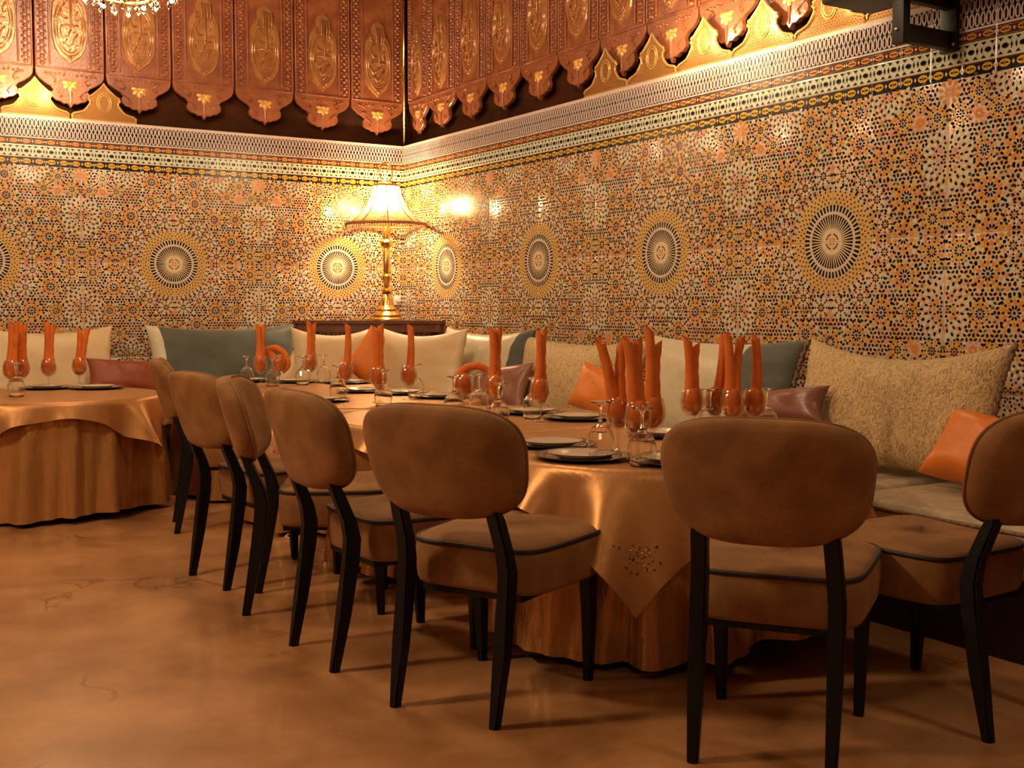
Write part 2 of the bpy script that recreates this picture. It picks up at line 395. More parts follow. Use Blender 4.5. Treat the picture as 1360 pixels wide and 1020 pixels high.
def build_pieces(P, x0, x1, y0, y1, mx, my, h=.0014):
    """raised pieces clipped to a rectangle; mx, my mirror them; the face looks towards -y"""
    V = []; Fc = []; MI = []
    for pc in P:
        q, c = pc[0], pc[1]; hh = pc[2] if len(pc) > 2 else h
        gx = sum(p[0] for p in q)/len(q); gy = sum(p[1] for p in q)/len(q)
        if not (x0 < gx < x1 and y0 < gy < y1) and len(q) < 40: continue
        q = [(min(max(p[0], x0), x1), min(max(p[1], y0), y1)) for p in q]
        b = len(V); n = len(q)
        for x, y in q: V.append((mx*x, .0003, my*y))
        for x, y in q: V.append((mx*(gx+(x-gx)*.95), -hh, my*(gy+(y-gy)*.95)))
        top = [b+n+k for k in range(n)]
        flip = mx*my < 0
        Fc.append(top[::-1] if flip else top); MI.append(PAL.index(c))
        for k in range(n):
            s = [b+k, b+(k+1) % n, b+n+(k+1) % n, b+n+k]
            Fc.append(s[::-1] if flip else s); MI.append(PAL.index(c))
    me = bpy.data.meshes.new('m'); me.from_pydata(V, [], Fc)
    for k in PAL: me.materials.append(MT[k])
    me.polygons.foreach_set('material_index', MI); me.update()
    return me
_cache = {}
def tile_meshes(x0, x1, y0, y1, mx, my):
    k = (round(x0, 3), round(x1, 3), round(y0, 3), round(y1, 3), mx, my)
    if k not in _cache:
        g = .0006
        xs = sorted((mx*(x0+g), mx*(x1-g))); zs = sorted((my*(y0+g), my*(y1-g)))
        _cache[k] = (box(xs[0], xs[1], 0, .028, zs[0], zs[1], MT['grout'], .0008), build_pieces(PIECES, x0+g, x1-g, y0+g, y1-g, mx, my))
    return _cache[k]
def put_tile(wall, loc, rz, *a):
    tm, pm = tile_meshes(*a)
    t = link('tile', tm, wall, loc, rz); stuff(link('mosaic', pm, t))

# frieze tile: chain band, bead band, lattice band, bead band
FW = SW/8
def frieze():
    P = []
    def band(z0, z1, c): P.append(([(0.0006, z0), (FW-.0006, z0), (FW-.0006, z1), (.0006, z1)], c))
    base = []
    base.append((2.144, 2.1505, 'dark')); base.append((2.1505, 2.196, 'dark')); base.append((2.196, 2.200, 'burgundy'))
    base.append((2.2005, 2.286, 'white')); base.append((2.287, 2.292, 'dark')); base.append((2.293, 2.328, 'burgundy'))
    base.append((2.329, 2.335, 'dark')); base.append((2.336, 2.343, 'mauve')); base.append((2.344, 2.468, 'dark')); base.append((2.469, 2.489, 'mauve'))
    for a in base: band(*a)
    Q = []
    def el(x, z, rx, rz, c, n=8): Q.append(([(x+rx*cos(2*pi*k/n), z+rz*sin(2*pi*k/n)) for k in range(n)], c))
    def strip(pts, wd, c):
        for (a, b) in zip(pts, pts[1:]):
            dx, dz = b[0]-a[0], b[1]-a[1]; l = hypot(dx, dz) or 1; nx, nz = -dz/l*wd, dx/l*wd
            Q.append(([(a[0]+nx, a[1]+nz), (b[0]+nx, b[1]+nz), (b[0]-nx, b[1]-nz), (a[0]-nx, a[1]-nz)], c))
    p = FW/6
    for k in range(6):                                         # interlaced chain of tall links
        xc = (k+.5)*p
        for s in (-1, 1):
            strip([(xc+s*p*.02, 2.347), (xc+s*p*.32, 2.358), (xc+s*p*.36, 2.385), (xc+s*p*.1, 2.404), (xc-s*p*.1, 2.411), (xc-s*p*.36, 2.430), (xc-s*p*.32, 2.455), (xc-s*p*.02, 2.466)], p*.115, 'mauve')
        el(xc, 2.376, p*.10, .012, 'burgundy', 6); el(xc, 2.438, p*.10, .012, 'burgundy', 6)
    for z, rz in ((2.3105, .0145), (2.1735, .018)):            # bead bands
        p = FW/2
        for k in range(2):
            xc = (k+.5)*p
            el(xc, z, p*.34, rz, 'yellow' if z < 2.2 else 'orange', 10); el(xc-p*.14, z, p*.10, rz*.28, 'burgundy', 6); el(xc+p*.14, z, p*.10, rz*.28, 'burgundy', 6)
            el(xc, z, p*.035, rz*.7, 'orange', 6)
        for k in range(3):
            xc = min(max(k*p, p*.085), FW-p*.085); el(xc, z, p*.07, rz*.62, 'cream', 4)
    p = FW/2
    for k in range(2):                                         # pale lattice with dark openings
        xc = (k+.5)*p
        el(xc, 2.2435, p*.21, .0125, 'dark', 8); el(xc, 2.2435, p*.09, .005, 'blue', 6)
        for s in (-1, 1):
            Q.append(([(xc+s*p*.44, 2.2435), (xc+s*p*.36, 2.2435+.016), (xc+s*p*.30, 2.2435), (xc+s*p*.36, 2.2435-.016)], 'dark'))
            for q in (-1, 1):
                zz = 2.2435+s*.030
                Q.append(([(xc+q*p*.42, zz+s*.004), (xc+q*p*.10, zz+s*.004), (xc+q*p*.26, zz-s*.010)], 'dark'))
    return P, Q
FB, FQ = frieze()
fme_base = build_pieces(FB, 0, FW, 2.1, 2.5, 1, 1, .0008)
fme_pat = build_pieces(FQ, 0, FW, 2.1, 2.5, 1, 1, .0030)
fme_slab = box(.0006, FW-.0006, .0, .028, 2.144, 2.489, MT['grout'], .0012)

LW, RW = 5.3, 7.3          # built lengths of the two tiled walls
def wall_mesh(side):
    bm = bmesh.new()
    if side == 'L':
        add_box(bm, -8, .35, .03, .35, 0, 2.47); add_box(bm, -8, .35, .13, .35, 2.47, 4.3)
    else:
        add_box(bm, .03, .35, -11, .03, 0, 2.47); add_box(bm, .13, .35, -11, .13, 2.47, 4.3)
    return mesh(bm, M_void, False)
wall_L = struct('wall_left', wall_mesh('L')); wall_R = struct('wall_right', wall_mesh('R'))
struct('floor', box(-8, .35, -11, .35, -.1, 0, M_floor))
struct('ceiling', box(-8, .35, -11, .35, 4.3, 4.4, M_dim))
struct('wall_near', box(-8, .35, -11.2, -11, 0, 4.3, M_plaster))
struct('wall_far_side', box(-8.2, -8, -11.2, .35, 0, 4.3, M_plaster))
for k in range(4):
    x = -.589-SW*k
    for mx in (1, -1):
        x1 = .589 if (k == 0 and mx == 1) else HX
        if x+mx*HX/2 < -LW+.2: continue
        for z, my in ((ZM, 1), (ZM, -1), (ZM-2*HY, 1)):
            put_tile(wall_L, (x, 0, z), 0, 0, x1, 0, HY, mx, my)
for k in range(5):
    y = -.756-SW*k
    for mx in (1, -1):
        for z, my in ((ZM, 1), (ZM, -1), (ZM-2*HY, 1)):
            put_tile(wall_R, (0, y, z), -pi/2, 0, HX, 0, HY, mx, my)
for z, my in ((ZM, 1), (ZM, -1), (ZM-2*HY, 1)):
    put_tile(wall_R, (0, -.756+SW, z), -pi/2, HX-.0995, HX, 0, HY, 1, my)
def frieze_row(wall, n, f, rz):
    for k in range(n):
        t = link('border_tile', fme_slab, wall, f(k), rz)
        stuff(link('border_band', fme_base, t)); stuff(link('border_pattern', fme_pat, t))
frieze_row(wall_L, int(LW/FW), lambda k: (-(k+1)*FW, 0, 0), 0)
frieze_row(wall_R, int(RW/FW), lambda k: (0, -k*FW, 0), -pi/2)

# ------------------------------------------------------------------ carved panels above the tiles
PW = .479
def panel_meshes():
    hw = PW/2-.004
    half = [(hw, 4.0), (hw, 2.83), (hw-.004, 2.795), (hw-.02, 2.765), (hw-.06, 2.735), (hw-.10, 2.715), (hw-.118, 2.692), (hw-.105, 2.668), (hw-.108, 2.640),
            (hw-.135, 2.618), (hw-.165, 2.612), (hw-.19, 2.598), (.02, 2.600), (.008, 2.585)]
    out = half+[(0, 2.572)]+[(-x, z) for x, z in reversed(half)]
    bm = bmesh.new()
    front = [bm.verts.new((x*.985, -.03, z+(.004 if z < 2.9 else 0))) for x, z in out]; mid = [bm.verts.new((x, -.024, z)) for x, z in out]; back = [bm.verts.new((x, 0, z)) for x, z in out]
    bm.faces.new(front); n = len(out)
    for A, B in ((front, mid), (mid, back)):
        for k in range(n): bm.faces.new((A[k], A[(k+1) % n], B[(k+1) % n], B[k]))
    bm.faces.new(back[::-1])
    body = mesh(bm, M_wood, False)
    bm = bmesh.new()                                        # ridges and cornice line
    for x in (-.138, .138): add_box(bm, x-.006, x+.006, -.042, -.03, 2.86, 3.99, .003)
    for x in (-hw+.008, hw-.008): add_box(bm, x-.006, x+.006, -.040, -.03, 2.84, 3.99, .003)
    add_box(bm, -hw+.015, hw-.015, -.040, -.03, 2.836, 2.846, .003)
    for s in (-1, 1):
        add_tube(bm, [(s*x, -.032, z) for x, z in ((.16, 2.80), (.12, 2.785), (.10, 2.76), (.115, 2.735), (.135, 2.745))], .007, 6)
        add_tube(bm, [(s*x, -.032, z) for x, z in ((.115, 2.70), (.08, 2.68), (.06, 2.655), (.075, 2.635))], .006, 6)
    add_tube(bm, [(0, -.032, 2.69), (0, -.032, 2.60)], [.010, .005], 6)
    ridge = mesh(bm, M_wood, True, 50)
    bm = bmesh.new()                                        # columns of carved flower buds
    for s in (-1, 1):
        z = 2.87; j = 0
        while z < 3.9:
            if j % 2:
                add_blob(bm, (s*.168, -.03, z), .013, 6, 2); add_blob(bm, (s*.206, -.03, z), .013, 6, 2)
            else:
                add_blob(bm, (s*.187, -.03, z), .021, 6, 2, squash=(1, 1.1, .8))
            z += .0245; j += 1
        for k in range(5): add_blob(bm, (s*(.045+.03*k), -.03, 2.800+.006*(k % 2)), .011, 6, 2)
    buds = mesh(bm, M_wood, True)
    bm = bmesh.new()                                        # cartouche: pointed plate with a double oval ring
    sh = [(.0, 2.875), (.035, 2.905), (.075, 2.935), (.105, 2.985), (.122, 3.06), (.125, 3.20), (.112, 3.30), (.085, 3.35), (.06, 3.385), (.06, 3.44), (.03, 3.475), (0, 3.49)]
    sh = sh+[(-x, z) for x, z in reversed(sh[1:-1])]
    f = [bm.verts.new((x*.95, -.046, 3.18+(z-3.18)*.975)) for x, z in sh]; b = [bm.verts.new((x, -.03, z)) for x, z in sh]; n = len(sh)
    bm.faces.new(f)
    for k in range(n): bm.faces.new((f[k], f[(k+1) % n], b[(k+1) % n], b[k]))
    for rx, rz, t in ((.104, .205, .0075), (.086, .180, .0055)):
        add_tube(bm, [(rx*sin(a), -.047, 3.135-rz*cos(a)) for a in [-2.55+5.1*k/26 for k in range(27)]], t, 6)
    add_blob(bm, (0, -.045, 2.915), .016, 8, 2); add_blob(bm, (-.025, -.045, 2.935), .012, 6, 2); add_blob(bm, (.025, -.045, 2.935), .012, 6, 2)
    cart = mesh(bm, M_cart, True, 45)
    bm = bmesh.new()                                        # flowing script: tall strokes, loops and tails
    for x, z0 in ((.052, 3.30), (.030, 3.30), (.008, 3.12), (-.014, 3.31)):
        add_tube(bm, [(x, -.05, 3.435), (x+.002, -.052, z0+.05), (x-.004, -.05, z0)], [.0075, .0085, .006], 6)
    add_tube(bm, [(x, -.05, z) for x, z in ((.008, 3.12), (-.012, 3.075), (-.045, 3.06), (-.066, 3.09), (-.06, 3.135), (-.03, 3.15), (.02, 3.145), (.06, 3.15))], .0065, 6)
    add_tube(bm, [(x, -.05, z) for x, z in ((-.03, 3.30), (-.05, 3.27), (-.062, 3.22), (-.04, 3.19), (-.012, 3.20))], .0065, 6)
    add_tube(bm, [(x, -.05, z) for x, z in ((.06, 3.25), (.04, 3.21), (.045, 3.18), (.065, 3.19))], .006, 6)
    add_tube(bm, [(x, -.05, z) for x, z in ((.055, 3.09), (.03, 3.06), (.02, 3.02), (-.01, 3.00), (-.035, 3.025), (-.02, 3.05))], .0065, 6)
    add_tube(bm, [(x, -.05, z) for x, z in ((-.05, 3.365), (-.065, 3.345), (-.06, 3.32), (-.04, 3.325))], .006, 6)
    for x, z in ((-.045, 3.02), (.045, 3.01), (0, 2.975), (.03, 3.10)): add_blob(bm, (x, -.046, z), .009, 6, 2)
    script = mesh(bm, M_cart, True)
    bm = bmesh.new()                                        # gilded leaf
    for a, l in ((0, .052), (.95, .046), (-.95, .046), (1.75, .046), (-1.75, .046)):
        c = Vector((sin(a)*l*.62, -.032, 2.742-cos(a)*l*.62)); vs = []
        for k in range(8):
            t = 2*pi*k/8; dx, dz = .017*cos(t), .030*sin(t)
            vs.append(bm.verts.new(c+Vector((dx*cos(a)+dz*sin(a), 0, dx*sin(a)-dz*cos(a)))))
        tp = bm.verts.new(c+Vector((0, -.016, 0)))
        for k in range(8): bm.faces.new((vs[k], vs[(k+1) % 8], tp))
    add_blob(bm, (0, -.034, 2.752), .012, 8, 2)
    leaf = mesh(bm, M_gold, True)
    return body, ridge, buds, cart, script, leaf
PM = panel_meshes()
def put_panel(wall, loc, rz, sx=1):
    p = link('carved_panel', PM[0], wall, loc, rz); p.scale = (sx, 1, 1)
    link('ridge', PM[1], p); stuff(link('bud_column', PM[2], p)); link('cartouche', PM[3], p); link('script', PM[4], p); link('gilded_leaf', PM[5], p)
for k in range(10): put_panel(wall_L, (-.205-.479*k, .075, 0), 0, .475/.479)
put_panel(wall_R, (.075, -.19, 0), -pi/2, .33/.479)
for k in range(1, 15): put_panel(wall_R, (.075, -.12-.4685*k, 0), -pi/2, .465/.479)
tb = bmesh.new(); add_tube(tb, [(.03, .03, 2.48), (.03, .03, 4.25)], .016, 10)
struct('trim_1', mesh(tb, M_brass))

# pierced brass crests standing on the ledge
def crest_meshes():
    w = .455/2
    half = [(w, 2.492), (w, 2.518), (w-.015, 2.531), (.175, 2.540), (.145, 2.552), (.122, 2.575), (.104, 2.602), (.098, 2.625), (.113, 2.642), (.108, 2.662), (.086, 2.670), (.056, 2.696), (.026, 2.724)]
    out = half+[(0, 2.762)]+[(-x, z) for x, z in reversed(half)]
    bm = bmesh.new(); n = len(out)
    f = [bm.verts.new((x, -.004, z)) for x, z in out]; b = [bm.verts.new((x, .004, z)) for x, z in out]
    bm.faces.new(f); bm.faces.new(b[::-1])
    for k in range(n): bm.faces.new((f[k], f[(k+1) % n], b[(k+1) % n], b[k]))
    plate = mesh(bm, M_crest, True, 40); bm = bmesh.new()
    add_tube(bm, [(x*.975, -.006, z if z < 2.5 else 2.62+(z-2.62)*.97) for x, z in out], .0075, 6, True)
    for rx, rz in ((.050, .066), (.036, .050)): add_tube(bm, [(rx*cos(a), -.006, 2.622+rz*sin(a)) for a in [2*pi*k/18 for k in range(18)]], .0042, 5, True)
    frame = mesh(bm, M_crestrim, True, 40)
    bm = bmesh.new()                                        # holes: small dark studs sunk in rows
    for j in range(4):
        for i in range(22):
            x = -w+.02+i*.0195+(j % 2)*.0097; z = 2.500+j*.0125
            if abs(x) < w-.015-max(0, j-1)*.022: add_box(bm, x-.0042, x+.0042, -.0062, -.0035, z, z+.0062)
    for j in range(7):
        for i in range(9):
            x = -.08+i*.02+(j % 2)*.01; z = 2.556+j*.0165
            if (x/.053)**2+((z-2.622)/.07)**2 > 1.1 and abs(x) < .098-max(0, z-2.63)*.9 and z < 2.66: add_box(bm, x-.0045, x+.0045, -.0062, -.0035, z-.004, z+.004)
    for i in range(11):
        a = 2*pi*i/11; add_box(bm, .026*cos(a)-.004, .026*cos(a)+.004, -.0064, -.0035, 2.622+.038*sin(a)-.004, 2.622+.038*sin(a)+.004)
    for i in range(5):
        a = 2*pi*i/5; add_box(bm, .011*cos(a)-.004, .011*cos(a)+.004, -.0064, -.0035, 2.622+.017*sin(a)-.004, 2.622+.017*sin(a)+.004)
    return plate, mesh(bm, M_crestdark, False), frame
CM = crest_meshes()
def put_crest(wall, loc, rz):
    c = link('brass_crest', CM[0], wall, loc, rz); stuff(link('piercing', CM[1], c)); link('crest_frame', CM[2], c)
for x in (-2.38, -2.845, -3.31, -3.775): put_crest(wall_L, (x, .012, 0), 0)
for k in range(8): put_crest(wall_R, (.012, -2.813-.457*k, 0), -pi/2)
for x, p in ((-2.76, 5), (-2.97, 5)): lamp('crest_spot', (x, -.16, 2.66), p, (1, .72, .38), .03)
for y, p in ((-3.68, 8), (-4.14, 10), (-4.66, 4)): lamp('crest_spot', (-.16, y, 2.66), p, (1, .76, .42), .03)

# ------------------------------------------------------------------ banquettes
SEAT = .46
def sofa(axis, L0, L1, label):
    t = thing('banquette', label, 'sofa', (0, 0, 0), 0 if axis == 'L' else -pi/2, 'banquettes along the tiled walls')
    link('base', box(L0, L1, -.97, -.02, 0, .27, M_sofabase, .01), t)
    n = max(1, round((L1-L0)/1.75)); wd = (L1-L0)/n
    for k in range(n):
        bm = bmesh.new(); add_box(bm, L0+k*wd+.004, L0+(k+1)*wd-.004, -1.0, -.03, .27, SEAT, .045)
        s = link('seat_cushion', mesh(bm, M_seat, True, 60), t)
        bm = bmesh.new(); add_tube(bm, [(L0+k*wd+.03, -.998, SEAT-.03), (L0+(k+1)*wd-.03, -.998, SEAT-.03)], .008, 8); link('piping', mesh(bm, M_rope), s)
    return t
sofa('L', -5.2, -.02, 'long banquette with brocade seat along the wall behind the corner lamp and left round table')
sofa('R', 1.02, 7.2, 'long banquette with brocade seat and black base under the largest gold cushion')

# ------------------------------------------------------------------ cushions
def pillow_mesh(W, H, T, m, sag=.0, pinch=.07, gather=0., seed=0, endmat=None, flip=False):
    rnd = random.Random(seed); nu, nv = 34, 22
    ph = [rnd.uniform(0, 6.28) for _ in range(6)]
    bm = bmesh.new(); G = {}
    for side in (-1, 1):
        for i in range(nu+1):
            for j in range(nv+1):
                edge = i in (0, nu) or j in (0, nv)
                if edge and side == 1: G[(1, i, j)] = G[(-1, i, j)]; continue
                s = -cos(pi*i/nu); t = -cos(pi*j/nv)
                x = W/2*s*(1-pinch*(1-t*t)); z = H/2*t*(1-pinch*.9*(1-s*s))
                z -= sag*(1-s*s)*(t+1)/2
                d = T/2*max(0, (1-s**4)*(1-t**4))**.55
                e = min(1, max(0, (abs(s)-.55)/.4))
                d *= 1+.22*sin(3.1*s+ph[0])*sin(2.3*t+ph[1])*.5
                if gather: d += gather*e*(1-abs(s))**.35*sin(t*15+ph[2]+1.5*s)*(1-t**4)*.6
                d += T*.03*sin(7*s+4*t+ph[3])*(1-s*s)*(1-t*t)
                G[(side, i, j)] = bm.verts.new((x, side*d, z))
    for side in (-1, 1):
        for i in range(nu):
            for j in range(nv):
                q = [G[(side, i, j)], G[(side, i+1, j)], G[(side, i+1, j+1)], G[(side, i, j+1)]]
                if len(set(q)) < 3: continue
                f = bm.faces.new(q if side == -1 else q[::-1])
                if endmat is not None:
                    sm = -cos(pi*(i+.5)/nu)
                    if (sm > endmat[1]) if endmat[1] > 0 else (sm < endmat[1]): f.material_index = 1
    return mesh(bm, [m]+([endmat[0]] if endmat else []), True)
def cushion(wall, c, W, H, T, off, m, label, lean=14, rot=0, yaw=0, rope=None, z0=None, **kw):
    """c: middle along the wall (positive distance from the corner); off: how far its foot stands out from the wall"""
    o = link('cushion', pillow_mesh(W, H, T, m, **kw))
    la = radians(lean); zb = SEAT-.005 if z0 is None else z0
    zc = zb+cos(la)*H/2+sin(la)*T*.25; oc = off-sin(la)*H/2
    RM = Matrix.Rotation(radians(yaw), 4, 'Z') @ Matrix.Rotation(-la, 4, 'X') @ Matrix.Rotation(radians(rot), 4, 'Y')
    if wall == 'L': MW = Matrix.Translation((-c, -oc, zc)) @ RM
    else: MW = Matrix.Translation((-oc, -c, zc)) @ Matrix.Rotation(-pi/2, 4, 'Z') @ RM
    o.matrix_world = MW
    tag(o, label, 'cushion')
    if rope:
        bm = bmesh.new(); pz = kw.get('pinch', .07)
        add_tube(bm, [(rope*W/2*(1-pz*(1-t*t))+rope*.006, .004*sin(t*40), H/2*t) for t in [-1+2*k/40 for k in range(41)]], [.011+.003*(k % 2) for k in range(41)], 6)
        link('rope_trim', mesh(bm, M_rope), o)
    return o
def cush_px(wall, u0, u1, vtop, off, m, label, T=.2, lean=14, Hadd=0, **kw):
    """size a standing back cushion from the pixels it spans in the picture"""
    ax = 1 if wall == 'L' else 0; k = 1-ax
    pl = -(off-.16)
    a, b = at(u0, 480, ax, pl)[k], at(u1, 480, ax, pl)[k]
    zt = at((u0+u1)/2, vtop, ax, pl)[2]
    H = (zt-SEAT)/cos(radians(lean))+Hadd
    return cushion(wall, -(a+b)/2, abs(a-b), H, T, off, m, label, lean, **kw)
def cush_ends(P0, P1, vtop, m, label, T=.2, lean=10, **kw):
    mid = (P0+P1)/2; d = P1-P0; W = hypot(d.x, d.y); la = radians(lean)
    ang = atan2(d.y, d.x); q = (mid-CAM); dep = q.dot(_w); x = F*q.dot(_r)/dep+680
    zt = at_depth(x, vtop, mid).z; H = (zt-SEAT)/cos(la)
    o = link('cushion', pillow_mesh(W, H, T, m, **kw))
    back = Vector((-sin(ang), cos(ang), 0))
    c = Vector((mid.x, mid.y, SEAT+H/2*cos(la)))-back*0
    o.matrix_world = Matrix.Translation(c) @ Matrix.Rotation(ang, 4, 'Z') @ Matrix.Rotation(-la, 4, 'X')
    return tag(o, label, 'cushion')
cush_px('L', -30, 149, 434, .36, M_cream, 'large cream cushion behind the orange napkins of the leftmost table', sag=.04, gather=.016, seed=1)
cush_px('L', 192, 390, 432, .36, M_teal, 'large dark teal velvet cushion with a paler gathered left end', sag=.025, gather=.018, seed=2, endmat=(M_pale, -.86))
cush_ends(at(387, 480, 1, -.62), at(499, 480, 1, -.80), 434, M_cream, 'cream cushion under the left half of the corner shelf, beside the teal one', sag=.05, seed=3)
cush_ends(at(495, 480, 1, -.86), at(614, 480, 0, -.56), 434, M_cream, 'cream cushion under the lamp with a gathered right edge', sag=.05, gather=.02, seed=4)
cush_px('R', 598, 716, 437, .38, M_pale, 'pale sage cushion right of the corner with a dark teal right end', sag=.03, gather=.018, seed=5, endmat=(M_teal, .80))
cush_px('R', 706, 872, 450, .38, M_brocade, 'gold brocade cushion behind the two crossed napkins on the nearest table', sag=.03, seed=6)
cush_px('R', 872, 1078, 450, .40, M_pale, 'pale satin cushion with a dark olive gathered right end and rope edge', sag=.02, gather=.022, seed=7, endmat=(M_teal, .45), rope=1)
cush_px('R', 1082, 1352, 455, .44, M_brocade, 'largest gold brocade cushion at the right end with twisted rope edge', T=.24, sag=.07, gather=.015, seed=8, rope=1)
def throw_px(wall, u0, u1, v0, v1, off, m, label, T=.13, lean=22, **kw):
    ax = 1 if wall == 'L' else 0; k = 1-ax; pl = -(off-.08)
    a, b = at(u0, (v0+v1)/2, ax, pl)[k], at(u1, (v0+v1)/2, ax, pl)[k]
    um = (u0+u1)/2; zt, zb = at(um, v0, ax, pl)[2], at(um, v1, ax, pl)[2]
    return cushion(wall, -(a+b)/2, abs(a-b), (zt-zb)/cos(radians(lean)), T, off, m, label, lean, z0=zb, **kw)
throw_px('L', 113, 216, 480, 524, .56, M_rust, 'small rust brown cushion between the cream and teal cushions', rot=4, pinch=.1, seed=11)
throw_px('L', 376, 412, 459, 520, .62, M_cream, 'small cream cushion leaning in front of the teal cushion end', lean=10, rot=32, T=.1, seed=12)
throw_px('L', 458, 552, 441, 530, 1.16, M_orange, 'orange cushion standing on its corner in front of the lamp cushions', lean=16, rot=40, pinch=.03, T=.16, seed=13).scale = (.78, 1, .78)
throw_px('R', 632, 702, 488, 548, .56, M_mauve, 'small mauve brown satin cushion in front of the pale sage cushion', rot=-6, pinch=.1, seed=14)
throw_px('R', 766, 862, 496, 556, .56, M_orange, 'small orange cushion in front of the gold brocade cushion behind crossed napkins', rot=8, pinch=.12, seed=15)
throw_px('R', 985, 1106, 520, 566, .60, M_mauve, 'small mauve satin cushion with a pointed corner beside the largest gold cushion', rot=-7, pinch=.14, seed=16)
throw_px('R', 1238, 1424, 571, 661, .66, M_orange, 'bright orange cushion on the banquette before the largest gold cushion', T=.2, lean=34, rot=7, pinch=.10, seed=17)

# ------------------------------------------------------------------ corner shelf and lamp
def shelf():
    pts = [(-.005, -.005), (-.98, -.005), (-.98, -.04)]+[(-.98+.98*t-.0*t, -.04-.70*t-.07*sin(pi*t)) for t in [k/14 for k in range(1, 14)]]+[(-.04, -.74), (-.005, -.74)]
    t = thing('corner_shelf', 'dark brown wooden shelf across the corner under the brass lamp', 'shelf', (0, 0, 0))
    def slab(z0, z1, s):
        bm = bmesh.new(); A = [bm.verts.new((x*s, y*s, z0)) for x, y in pts]; B = [bm.verts.new((x*s, y*s, z1)) for x, y in pts]; n = len(pts)
        bm.faces.new(A); bm.faces.new(B)
        for k in range(n): bm.faces.new((A[k], A[(k+1) % n], B[(k+1) % n], B[k]))
        return mesh(bm, M_shelf, False)
    link('top', slab(1.03, 1.055, 1), t); link('apron', slab(.965, 1.03, .97), t)
    for x, y in ((-.80, -.035), (-.035, -.60)): link('bracket', box(x-.025, x+.025, y-.025, y+.025, .80, .965, M_shelf, .004), t)
shelf()
LX, LY, LZ = -.325, -.36, 1.055
lp = thing('table_lamp', 'tall brass candlestick lamp with flared gauze shade on the corner shelf', 'lamp', (LX, LY, LZ))
link('base', lathe([(0, 0), (.135, 0), (.135, .012), (.115, .028), (.118, .045), (.085, .075), (.088, .09), (.055, .12), (.048, .18), (.035, .21)], M_brass, 28, 40), lp)
link('stem', lathe([(.02, .205), (.042, .225), (.042, .24), (.024, .26), (.026, .31), (.044, .335), (.044, .35), (.026, .37), (.030, .42), (.030, .55), (.024, .57), (.050, .59), (.052, .62), (.030, .64), (.034, .72), (.018, .755), (.014, .80), (.014, .98), (0, .98)], M_brass, 20, 40), lp)
def shade():
    prof = [(.312, .755), (.255, .79), (.20, .835), (.155, .90), (.12, .98), (.098, 1.06)]
    fl = lambda a, j: .045*abs(cos(4*a))-.02
    bm = bmesh.new(); add_lathe(bm, prof, 48, flute=fl)
    s = link('lamp_shade', mesh(bm, M_shade), lp)
    bm = bmesh.new()
    add_tube(bm, [(.317*(1+fl(a, 0))*cos(a), .317*(1+fl(a, 0))*sin(a), .757) for a in [2*pi*k/48 for k in range(48)]], .012, 6, True)
    add_tube(bm, [(.10*(1+fl(a, 0))*cos(a), .10*(1+fl(a, 0))*sin(a), 1.06) for a in [2*pi*k/48 for k in range(48)]], .009, 6, True)
    for k in range(8):
        a = pi/8+2*pi*k/8; add_tube(bm, [((r+.004)*(1+fl(a, 0))*cos(a), (r+.004)*(1+fl(a, 0))*sin(a), z) for r, z in prof], .0055, 5)
    link('braid', mesh(bm, M_trimband), s)
    bm = bmesh.new()
    for k in range(96):
        a = 2*pi*k/96; r = .317*(1+fl(a, 0)); add_tube(bm, [(r*cos(a), r*sin(a), .75), (r*1.01*cos(a), r*1.01*sin(a), .722)], [.005, .003], 4)
    stuff(link('fringe', mesh(bm, M_trimband), s))
shade()
bm = bmesh.new(); add_tube(bm, [(.055*sin(a), 0, 1.09+.075*(1-cos(a))/1) for a in [2*pi*k/20 for k in range(20)]], .007, 6, True); add_tube(bm, [(-.1, 0, 1.06), (.1, 0, 1.06)], .005, 6)
link('top_ring', mesh(bm, M_brass), lp)
for k, (bx, by) in enumerate(((-.055, -.075), (.1, .0), (-.06, .08))):
    b = link('bulb', lathe([(0, .865), (.016, .868), (.03, .90), (.032, .93), (.02, .97), (.006, 1.0), (0, 1.003)], M_bulb, 14), lp); b.location = (bx*.6, by*.6, 0)
    bm = bmesh.new(); add_tube(bm, [(0, 0, .84), (bx*.6, by*.6, .82), (bx*.6, by*.6, .868)], .008, 6); link('bulb_holder', mesh(bm, M_brass), lp)
lamp('table_lamp_bulb', (LX-.02, LY-.02, LZ+.94), 105, (1, .80, .52), .05)
sk = tag(link('wall_socket', box(-.032, .032, -.03, 0, -.04, .04, M_white, .006), None, at(526, 399, 1, 0)), 'small white socket on the tiled wall behind the lamp stem', 'socket')
bm = bmesh.new(); add_lathe(bm, [(0, 0), (.018, 0), (.018, .012), (0, .012)], 14)
bmesh.ops.rotate(bm, verts=bm.verts, matrix=Matrix.Rotation(pi/2, 3, 'X'))
pl = link('plug', mesh(bm, M_white, True, 40), sk, (0, -.03, .005))

